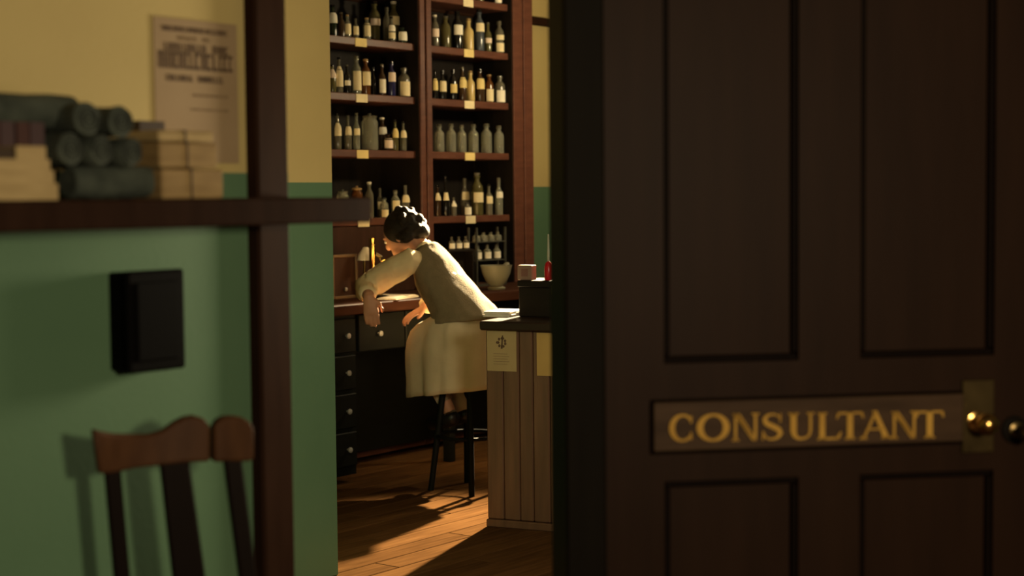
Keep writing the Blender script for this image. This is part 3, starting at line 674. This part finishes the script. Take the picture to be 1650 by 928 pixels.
# microscope
e = empty('microscope', on_bench(606, S_BENCH - .15), TH - .5)
MB().prism([(-.075, 0), (.075, 0), (.07, .018), (.03, .022), (-.03, .022), (-.07, .018)], -.055, .06).build('foot', M['black'], e)
MB().tube([(.03, .02, .02), (.045, .02, .09), (.05, .02, .16), (.035, .02, .22), (.005, .02, .235)], [.013, .012, .012, .012, .014], 12).build('arm', M['brass'], e, True)
MB().box(-.055, .04, -.035, .05, .098, .106, .002).build('stage', M['black'], e)
tb_ = MB().lathe([(.008, .118), (.010, .13), (.014, .135), (.014, .16), (.018, .165), (.018, .285), (.015, .288), (.015, .31), (.017, .315), (.017, .322)], 16, o=(-.01, .02, 0)).build('tube', M['brass_hi'], e, True)
MB().lathe([(.004, .108), (.006, .118), (.008, .13)], 12, o=(-.01, .02, 0)).build('objective', M['brass'], tb_, True)
MB().lathe([(.018, 0), (.018, .012)], 16, 'y', (.045, -.012, .19)).build('focus_knob', M['brass_hi'], e, True)
mr = MB().lathe([(.024, -.004), (.026, 0), (.024, .005)], 18, 'y'); mr.v = [(x - .01, y * .7 - z * .6, .058 + z * .75) for x, y, z in mr.v]
mr.build('mirror', M['white'], e, True)
tag(e, 'brass microscope on the bench in front of the woman', 'microscope')
# small lamp dish beside it: white reflector
e = empty('reflector_lamp', on_bench(588, S_BENCH - .30), TH)
MB().lathe([(.045, 0), (.045, .012), (.012, .018), (.007, .03), (.007, .235), (.012, .24)], 16).build('stand', M['brass'], e, True)
rf = MB().lathe([(.012, .10), (.02, .09), (.04, .06), (.047, .03), (.044, .031), (.036, .058), (.017, .085)], 18, cap=False); rf.v = [(x, y - .01, z + .17) for x, y, z in rf.v]
rf.build('reflector_shade', M['white'], e, True)
tag(e, 'small white reflector on a brass stand behind the microscope', 'lamp')
# wooden display case at the bench end
e = empty('display_case', on_bench(555, S_BENCH - .34), TH); W_ = tpos(582, 450, S_BENCH - .34)[0] - tpos(541, 450, S_BENCH - .34)[0]; H_ = .235
MB().box(-W_ / 2, W_ / 2, 0, .10, 0, H_, .004).build('case_body', M['panel_brown'], e)
for (a, b, c, d_) in ((-W_ / 2, -W_ / 2 + .016, 0, H_), (W_ / 2 - .016, W_ / 2, 0, H_), (-W_ / 2 + .016, W_ / 2 - .016, H_ - .016, H_), (-W_ / 2 + .016, W_ / 2 - .016, 0, .016)):
    MB().box(a, b, -.010, 0, c, d_, .003).build('frame_strip', M['framewd'], e)
MB().lathe([(.004, 0), (.010, -.008), (.010, -.016), (.004, -.02)], 12, 'y', (0, 0, .05)).build('knob', M['knob'], e, True)
tag(e, 'small brown wooden case with a pale edge strip at the left bench end', 'case')
# open book / papers under her arm
e = empty('open_book', on_bench(632, S_BENCH - .12), TH + .25)
for sg in (-1, 1):
    mb = MB(); vs_ = []
    for k in range(7):
        x = sg * .13 * k / 6; zt_ = .004 + .016 * math.sin(math.pi * min(1, k / 6 * .8 + .1))
        vs_ += [(x, -.09, .002), (x, .09, .002), (x, .09, zt_), (x, -.09, zt_)]
    mb.add(vs_, [(0, 1, 2, 3), (24, 27, 26, 25)] + [(j * 4 + i, j * 4 + (i + 1) % 4, (j + 1) * 4 + (i + 1) % 4, (j + 1) * 4 + i) for j in range(6) for i in range(4)])
    mb.build('page_block', M['white'], e, True)
MB().box(-.135, .135, -.095, .095, 0, .002).build('cover', M['book_r'], e)
tag(e, 'open white-paged notebook lying on the bench under her arm', 'book')
# wire rack of little bottles and loose ones
tR, _ = tpos(762, 430, S_BENCH - .44); tR2, _ = tpos(808, 430, S_BENCH - .44)
RKW = tR2 - tR; e = empty('bottle_rack', wall_frame(S_BENCH - .44, tR, ZB), TH)
zt0, zt1, ztop = .155, .265, tpos(785, 366, S_BENCH - .44)[1] - ZB
for x in (0, RKW):
    for y in (-.03, .03): MB().box(x - .006, x + .006, y - .005, y + .005, 0, ztop).build('rack_post', M['wire'], e)
for z in (zt0, zt1): MB().box(.006, RKW - .006, -.034, .034, z - .006, z).build('rack_shelf', M['wire'], e)
MB().box(-.006, RKW + .006, -.034, .034, .0, .010).build('rack_base', M['wire'], e)
tag(e, 'two-tier metal rack holding rows of tiny bottles on the bench', 'rack')
for ti, (z, nn, hh_) in enumerate(((zt0, 3, .092), (zt1, 4, ztop - zt1 - .03))):
    for i in range(nn):
        x = RKW * (i + .5) / nn
        p = wall_frame(S_BENCH - .44, tR + x, ZB + z)
        bottle(p, TH, hh_, min(.024, RKW / nn * .36), 'slim', 'clear', [(.08, .5, 'white')] if ti == 0 else [], 'tiny clear bottle, %s%s, %s tier of the bench rack' % (ORD[i], '' if i == 0 else ' from left', ('lower', 'upper')[ti]), 'glass', 'tiny bottles in the bench rack')
# block with loose little bottles left of the rack
tL0, _ = tpos(716, 400, S_BENCH - .44); tL1, _ = tpos(757, 400, S_BENCH - .44); zL = tpos(735, 402, S_BENCH - .44)[1]
e = empty('bottle_stand', wall_frame(S_BENCH - .44, tL0, ZB), TH); LW = tL1 - tL0
MB().box(0, LW, -.035, .035, zL - ZB - .014, zL - ZB, .003).build('stand_top', M['case_in'], e)
for x in (.0, LW - .014): MB().box(x, x + .014, -.032, .032, 0, zL - ZB - .014).build('stand_side', M['case_in'], e)
MB().box(.014, LW - .014, .022, .030, .01, zL - ZB - .014).build('stand_back', M['case_in'], e)
tag(e, 'small brown wooden stand on the bench left of the bottle rack', 'stand')
for i in range(3):
    p = wall_frame(S_BENCH - .44, tL0 + LW * (.28 + .28 * i), zL)
    bottle(p, TH, .075, .020, 'slim', 'smoky', [(.1, .5, 'white')], 'tiny pale-labelled bottle, %s%s on the brown wooden stand' % (ORD[i], '' if i == 0 else ' from left'), 'glass', 'tiny bottles on the bench stand')
# porcelain mortar bowl on the bench
e = empty('mortar_bowl', on_bench(800, S_BENCH - .13), TH); pd = on_wall(800, 462, S_BENCH - .13).y / F
rb = 25 * pd
MB().lathe([(rb * .55, 0), (rb * .60, .010), (rb * .42, .022), (rb * .66, .045), (rb * .90, .09), (rb * 1.02, .135), (rb * 1.04, .14), (rb * .98, .14), (rb * .84, .09), (rb * .5, .04), (rb * .1, .03)], 28).build('bowl', M['porc'], e, True)
sp = MB().tube([(rb * .92, 0, .125), (rb * 1.12, 0, .142), (rb * 1.22, 0, .15)], [.026, .02, .010], 10, sy=.5).build('lip', M['porc'], e, True)
tag(e, 'pale porcelain mortar bowl with a lip on the bench', 'bowl')

# ------------------------------------------------------------------ counter
K0 = at(784, 853, 7.0); K0.z = 0
KX = Vector((.917, -.398, 0)).normalized(); KN = Vector((KX.y, -KX.x, 0)); KRZ = math.atan2(KX.y, KX.x)
def kxz(px, py): p = hit(px, py, K0, KN); return KX.dot(p - K0), p.z
_, ZC = kxz(800, 517)
ct = empty('shop_counter', K0, KRZ); CL = 1.7
edges = [784, 811, 837, 859, 886]
xs_ = [kxz(p, 700)[0] for p in edges]; step = (xs_[-1] - xs_[0]) / 4
while xs_[-1] < CL: xs_.append(xs_[-1] + step)
for a, b in zip(xs_, xs_[1:]):
    MB().box(a + .0015, b - .0015, 0, .022, .036, ZC - .04, .005).build('plank', M['counter'], ct)
MB().box(0, xs_[-1], .022, .55, .0, ZC - .04).build('carcass', M['counter_top'], ct)
MB().box(.0, xs_[-1], -.004, .022, 0, .034, .004).build('kick_board', M['counter'], ct)
MB().box(-.012, xs_[-1] + .02, -.03, .57, ZC - .04, ZC, .007).build('counter_top', M['counter_top'], ct)
tag(ct, 'oak counter with a front of upright boards and a dark top', 'counter')
def note(px0, px1, y0, y1, mat, name, label, draw):
    x0, z1 = kxz(px0, y0); x1, _ = kxz(px1, y0); _, z0 = kxz(px0, y1)
    o = empty(name, K0 + KX * x0 + Vector((0, 0, z0)), KRZ); W_, H_ = x1 - x0, z1 - z0
    MB().box(0, W_, -.003, -.0005, 0, H_).build('sheet', mat, o)
    if draw:
        mb = MB(); cx0, cz0 = W_ * .5, H_ * .67
        for i in range(7):
            a = i * .93 + .4; r = W_ * .13
            mb.prism([(cx0 + r * math.cos(a) + W_ * .055 * math.cos(b_ * 1.05) * (1.2 if i % 2 else .8), cz0 + r * math.sin(a) + W_ * .05 * math.sin(b_ * 1.05)) for b_ in range(6)], -.0042, -.003)
        mb.prism([(cx0 - .004, cz0 - W_ * .2), (cx0 + .004, cz0 - W_ * .2), (cx0 + .008, cz0 + W_ * .22), (cx0 + .002, cz0 + W_ * .22)], -.0042, -.003)
        mb.build('ink_drawing', M['ink'], o)
        mb = MB()
        for k in range(5): mb.box(W_ * .22, W_ * (.70 + .06 * (k % 2)), -.0042, -.003, H_ * (.40 - .06 * k), H_ * (.41 - .06 * k))
        mb.build('faint_lines', M['ink_soft'], o)
    return tag(o, label, 'notice')
note(785, 832, 528, 597, M['notice'], 'paper_notice', 'cream notice with a small dark drawing pinned to the counter front', True)
note(865, 893, 536, 605, M['notice_y'], 'paper_notice', 'yellow blank notice on the counter beside the black jamb', False)
def on_counter(px, dy):
    p = hit(px, 505, K0 - KN * dy, KN); return K0 + KX * KX.dot(p - K0) - KN * dy + Vector((0, 0, ZC))
# papers, dark chest, pink box and red bottle
e = empty('paper_stack', on_counter(813, .30), KRZ)
for i, (a, o_) in enumerate(((0, 0), (.08, .002), (-.05, .004), (.03, .001))):
    s_ = MB().box(-.065, .065, -.095, .095, i * .006, i * .006 + .0055, .001).build('sheet_bundle', M['white'], e); s_.rotation_euler = (0, 0, a); s_.location = (o_, 0, 0)
tag(e, 'small stack of brightly lit white paper on the counter', 'papers')
cz0 = on_counter(836, .25); cxa = KX.dot(cz0 - K0)
hC = hit(850, 452, K0 - KN * .25, KN).z - ZC
chx = empty('wooden_chest', cz0, KRZ)
MB().box(0, .36, 0, .24, 0, hC - .03, .004).build('chest_body', M['dkbox'], chx)
lid = MB().box(-.006, .366, -.006, .246, hC - .03, hC, .005).build('lid', M['dkbox'], chx)
MB().box(.16, .19, -.010, 0, hC - .06, hC - .02, .002).build('clasp', M['brass'], chx)
tag(chx, 'dark wooden chest standing on the counter top', 'chest')
def on_chest(px, dy):
    p = hit(px, 440, K0 - KN * (.25 + dy), KN); return K0 + KX * KX.dot(p - K0) - KN * (.25 + dy) + Vector((0, 0, ZC + hC))
pp = on_chest(849, .06); d = pp.y; w_ = 23 * d / F / .93; h_ = 24 * d / F
e = empty('carton', pp, KRZ); MB().box(-w_ / 2, w_ / 2, -.03, .03, 0, h_, .003).build('carton_body', M['pink'], e)
MB().box(-w_ * .22, w_ * .25, -.0312, -.03, h_ * .25, h_ * .75).build('printed_patch', M['pink2'], e)
tag(e, 'small pinkish carton with a darker square on the dark chest', 'carton')
pp = on_chest(884, .06)
e = empty('bottle', pp, KRZ)
MB().lathe([(.016, 0), (.019, .006), (.019, .060), (.014, .075), (.008, .082), (.006, .084)], 16).build('glass_body', M['red'], e, True)
MB().lathe([(.006, .083), (.0055, .13), (.004, .20), (.003, .205)], 10).build('glass_tube', M['palegl'], e, True)
tag(e, 'small bright red bottle with a thin pale tube on the dark chest', 'bottle')

# ------------------------------------------------------------------ stool and woman
PB = Vector((-.22, 7.90, 0)); PRZ = math.radians(50)
stl = empty('tall_stool', PB, PRZ)
MB().lathe([(.125, .665), (.138, .672), (.138, .695), (.13, .702)], 28).build('seat', M['bench'], stl, True)
for i in range(4):
    a = math.pi / 4 + i * math.pi / 2
    MB().tube([(.10 * math.cos(a), .10 * math.sin(a), .667), (.19 * math.cos(a), .19 * math.sin(a), 0)], [.017, .015], 10).build('leg', M['bench'], stl, True)
MB().tube([(.155 * math.cos(k * math.pi / 12), .155 * math.sin(k * math.pi / 12), .27) for k in range(25)], .009, 8).build('foot_ring', M['bench'], stl, True)
tag(stl, 'tall dark wooden stool under the seated woman', 'stool')

wm = empty('person', PB, PRZ)
B = MB()
# torso, neck
sp_ = [(0, .0, .74), (0, .01, .80), (0, .04, .90), (0, .125, 1.01), (0, .205, 1.085), (0, .255, 1.14), (0, .27, 1.175)]
B.tube(sp_, [(.155, .10), (.16, .115), (.12, .095), (.13, .085), (.125, .07), (.10, .06), (.055, .05)], 18, ref=(0, 1, 0))
HC = Vector((-.045, .395, 1.258))                      # head centre
hd = Vector((-.30, .80, -.52)).normalized()            # where the face points
hx = hd.cross(Vector((0, 0, 1))).normalized(); hz = hx.cross(hd).normalized()
HM = Matrix((hx, hd, hz)).transposed()
def H(x, y, z): return HC + HM @ Vector((x, y, z))
B.tube([(0, .24, 1.14), (-.012, .305, 1.195), H(0, -.03, -.03)], [.055, .050, .055], 14)
B.ball(HC, (.074, .094, .100), 20, 14, HM)                       # skull
B.ball(H(0, .035, -.062), (.054, .058, .062), 16, 10, HM)        # jaw
B.ball(H(0, .098, -.018), (.011, .016, .020), 10, 8, HM)         # nose
B.ball(H(0, .090, .010), (.008, .010, .020), 8, 6, HM)
B.ball(H(0, .083, -.060), (.022, .012, .007), 10, 6, HM)         # lips
B.ball(H(0, .082, -.071), (.019, .012, .007), 10, 6, HM)
for s in (-1, 1):
    B.ball(H(.076 * s, -.002, -.015), (.009, .018, .028), 10, 8, HM)   # ears
    B.ball(H(.031 * s, .078, .022), (.022, .014, .006), 8, 6, HM)      # brows
# arms: shoulder, elbow, wrist
def arm(sh_, el, wr): B.tube([sh_, Vector(sh_).lerp(Vector(el), .5), el, Vector(el).lerp(Vector(wr), .35), wr], [.050, .044, .040, .039, .026], 12)
LS, LE, LW_ = (-.125, .255, 1.130), (-.215, .490, .995), (-.335, .345, .960)
RS, RE, RW = (.085, .300, 1.115), (.14, .35, .92), (.055, .345, .880)
arm(LS, LE, LW_); arm(RS, RE, RW)
def hand(wr, dr, pn, sx=1.0, curl=.35):               # wrist, finger direction, palm normal
    wr = Vector(wr); dr = Vector(dr).normalized(); pn = Vector(pn); pn = (pn - dr * pn.dot(dr)).normalized(); sd = dr.cross(pn) * sx
    B.tube([wr - dr * .01, wr + dr * .03, wr + dr * .075, wr + dr * .088], [(.026, .019), (.034, .016), (.040, .014), (.036, .011)], 12, ref=tuple(pn))
    for i, ln in enumerate((.066, .076, .071, .055)):
        b = wr + dr * .080 + sd * (.030 - .020 * i); p = [b]; d_ = dr.copy()
        for k, f in enumerate((.42, .33, .25)):
            d_ = (d_ + pn * curl * (.6 + .4 * k)).normalized(); p.append(p[-1] + d_ * ln * f)
        B.tube(p, [.0092, .0088, .0080, .0062], 8)
    b = wr + dr * .022 + sd * .026
    B.tube([b, b + sd * .022 + dr * .020 + pn * .006, b + sd * .030 + dr * .045 + pn * .014, b + sd * .028 + dr * .064 + pn * .02], [.013, .0115, .010, .007], 8)
hand(LW_, (.05, -.12, -.95), (.77, .64, 0), 1.0, .16)
hand(RW, (-.80, .22, -.35), (0, -.1, -1), 1.0, .35)
# legs
for s, kn, an, toe in ((-1, (-.078, .262, .735), (-.045, .085, .385), (-.03, .22, .315)), (1, (.078, .262, .735), (.075, .105, .385), (.085, .24, .315))):
    hp = (.085 * s, .03, .765)
    B.tube([hp, Vector(hp).lerp(Vector(kn), .5), kn, Vector(kn).lerp(Vector(an), .35), Vector(kn).lerp(Vector(an), .8), an], [.078, .068, .052, .050, .034, .032], 14)
    B.tube([Vector(an) + Vector((0, -.03, -.02)), Vector(an) + Vector((0, .03, -.035)), toe], [.030, .034, .024], 10)
bd = B.build('body', M['skin'], wm, 'all')
rm = bd.modifiers.new('remesh', 'REMESH'); rm.mode = 'VOXEL'; rm.voxel_size = .0055; rm.use_smooth_shade = True
sm = bd.modifiers.new('smooth', 'SMOOTH'); sm.factor = .5; sm.iterations = 3
for s in (-1, 1):
    ey = MB().ball(H(.031 * s, .084, .004), (.011, .008, .007), 12, 8, HM).build('eye', M['white'], wm, 'all')
    MB().ball(H(.031 * s, .0905, .003), (.005, .002, .005), 10, 6, HM).build('iris', M['book_b'], ey, 'all')
# hair: cap, swept rolls and a low bun
hr = MB()
hr.ball(H(0, -.024, .020), (.094, .104, .102), 22, 16, HM)
for i in range(9):
    a = -math.pi * .05 + math.pi * 1.1 * i / 8
    hr.ball(H(.078 * math.cos(a), -.045 - .045 * math.sin(a), -.030 + .012 * math.sin(i * 2.3)), (.030, .032, .036), 12, 8, HM)
hr.ball(H(0, -.100, -.040), (.052, .040, .046), 16, 12, HM)
hr.ball(H(.045, -.085, .005), (.036, .036, .045), 12, 10, HM); hr.ball(H(-.04, -.088, .01), (.036, .034, .045), 12, 10, HM)
for i in range(26):
    a = random.uniform(0, 2 * math.pi); b = random.uniform(-.5, 1.2)
    hr.ball(H(.090 * math.cos(a) * math.cos(b), -.028 + .098 * math.sin(a) * math.cos(b) * (1 if math.sin(a) < 0 else .6), .018 + .096 * math.sin(b)), random.uniform(.016, .026), 10, 8, HM)
ho = hr.build('hair', M['hair'], wm, 'all')
rm = ho.modifiers.new('remesh', 'REMESH'); rm.mode = 'VOXEL'; rm.voxel_size = .006; rm.use_smooth_shade = True
sm = ho.modifiers.new('smooth', 'SMOOTH'); sm.factor = .5; sm.iterations = 2
# blouse: full sleeves and collar in one
bl = MB()
def sleeve(a, b, c, k):
    a, b, c = Vector(a), Vector(b), Vector(c)
    mid = a.lerp(b, .5) + Vector((0, 0, .004)); ce = b.lerp(c, k)
    bl.tube([a.lerp(Vector((0, .235, 1.11)), .55), a, a.lerp(b, .28), mid, a.lerp(b, .8), b, b.lerp(ce, .45), b.lerp(ce, .9), ce],
            [.050, .064, .068, .068, .066, .060, .056, .046, .038], 16)
sleeve(LS, LE, LW_, .80); sleeve(RS, RE, RW, .85)
bl.tube([(0, .205, 1.09), (0, .245, 1.14), (-.006, .274, 1.172), (-.012, .295, 1.192)], [(.118, .070), (.096, .062), (.067, .058), (.060, .056)], 18, ref=(0, 1, 0))
bo = bl.build('blouse', M['blouse'], wm, 'all')
rm = bo.modifiers.new('remesh', 'REMESH'); rm.mode = 'VOXEL'; rm.voxel_size = .007; rm.use_smooth_shade = True
sm = bo.modifiers.new('smooth', 'SMOOTH'); sm.factor = .5; sm.iterations = 3
tx = bpy.data.textures.new('cloth_folds', 'CLOUDS'); tx.noise_scale = .07
dm = bo.modifiers.new('folds', 'DISPLACE'); dm.texture = tx; dm.strength = .014; dm.mid_level = .5; dm.texture_coords = 'LOCAL'
# sleeveless knitted vest
vt = MB()
def ring_loft(mb, secs, n=40, fold=None):
    vs_ = []
    for j, (c, tilt, rx, ryf, ryb) in enumerate(secs):
        c = Vector(c); f_ = Vector((0, math.cos(tilt), -math.sin(tilt)))
        for i in range(n):
            a = 2 * math.pi * i / n; ry = ryf if math.sin(a) > 0 else ryb
            q_ = 1 + (fold(j, a) if fold else 0)
            vs_.append(c + Vector((1, 0, 0)) * (rx * math.cos(a) * q_) + f_ * (ry * math.sin(a) * q_))
    mb.add(vs_, [(j * n + i, j * n + (i + 1) % n, (j + 1) * n + (i + 1) % n, (j + 1) * n + i) for j in range(len(secs) - 1) for i in range(n)])
ring_loft(vt, [((0, .010, .832), .12, .172, .15, .195), ((0, .016, .855), .15, .165, .14, .165), ((0, .04, .895), .35, .153, .13, .125), ((0, .10, .96), .55, .142, .12, .100), ((0, .155, 1.02), .65, .138, .115, .090),
               ((0, .198, 1.07), .7, .132, .105, .082), ((0, .235, 1.115), .75, .115, .09, .074), ((0, .258, 1.15), .75, .092, .074, .068), ((0, .272, 1.175), .75, .070, .062, .060)],
          fold=lambda j, a: .016 * math.sin(5 * a + j * .8) + .012 * math.sin(9 * a - j * 1.3))
vo = vt.build('knitted_vest', M['vest'], wm, 'all')
sb = vo.modifiers.new('sub', 'SUBSURF'); sb.levels = 1; sb.render_levels = 1
so = vo.modifiers.new('solid', 'SOLIDIFY'); so.thickness = .008; so.offset = 1
dm = vo.modifiers.new('folds', 'DISPLACE'); dm.texture = tx; dm.strength = .016; dm.texture_coords = 'LOCAL'
# skirt draped over the stool
sk = MB()
ring_loft(sk, [((0, .03, .885), .2, .135, .115, .11), ((0, .02, .852), .1, .165, .20, .14), ((0, .03, .80), .05, .178, .33, .175), ((0, .04, .70), .10, .184, .345, .190), ((0, .04, .61), .12, .184, .34, .194), ((0, .04, .54), .13, .184, .335, .197), ((0, .04, .485), .14, .184, .335, .20)],
          n=72, fold=lambda j, a: (.004 + .007 * j) * math.sin(9 * a + 1.3 * math.sin(2 * a)) + .003 * j * math.sin(17 * a + 1))
so_ = sk.build('skirt', M['skirt'], wm, 'all')
sb = so_.modifiers.new('sub', 'SUBSURF'); sb.levels = 1; sb.render_levels = 1
so = so_.modifiers.new('solid', 'SOLIDIFY'); so.thickness = .005; so.offset = 1
dm = so_.modifiers.new('folds', 'DISPLACE'); dm.texture = tx; dm.strength = .014; dm.texture_coords = 'LOCAL'
# stockings and shoes
for an, kn, toe in (((-.045, .085, .385), (-.078, .262, .735), (-.03, .22, .315)), ((.075, .105, .385), (.078, .262, .735), (.085, .24, .315))):
    a, k = Vector(an), Vector(kn)
    MB().tube([k.lerp(a, .3), k.lerp(a, .6), k.lerp(a, .85), a + Vector((0, -.004, -.012))], [.058, .049, .041, .040], 14).build('stocking', M['stocking'], wm, 'all')
    t_ = Vector(toe); f_ = (t_ - a).normalized()
    MB().tube([a + Vector((0, -.048, -.030)), a + Vector((0, -.028, -.028)), a + Vector((0, .03, -.045)), t_ + Vector((0, 0, -.002)), t_ + f_ * .022], [.026, .040, .043, .037, .018], 14, sy=.95).build('shoe', M['shoe'], wm, 'all')
tag(wm, 'woman in grey vest and pale skirt bent over a microscope at the bench', 'person')

# ------------------------------------------------------------------ opal pendant lamp over the dispensary
e = empty('pendant_lamp', LAMP)
gl = MB().ball((0, 0, 0), .085, 24, 16).build('globe', M['globe'], e, 'all')
MB().lathe([(.04, .080), (.05, .085), (.05, .10), (.02, .12), (.008, .13)], 16).build('gallery', M['brass'], e, True)
MB().tube([(0, 0, .12), (0, 0, 3.15 - LAMP.z)], .006, 8).build('rod', M['brass'], e, True)
tag(e, 'lit opal globe lamp hanging in the dispensary behind the black jamb', 'lamp')
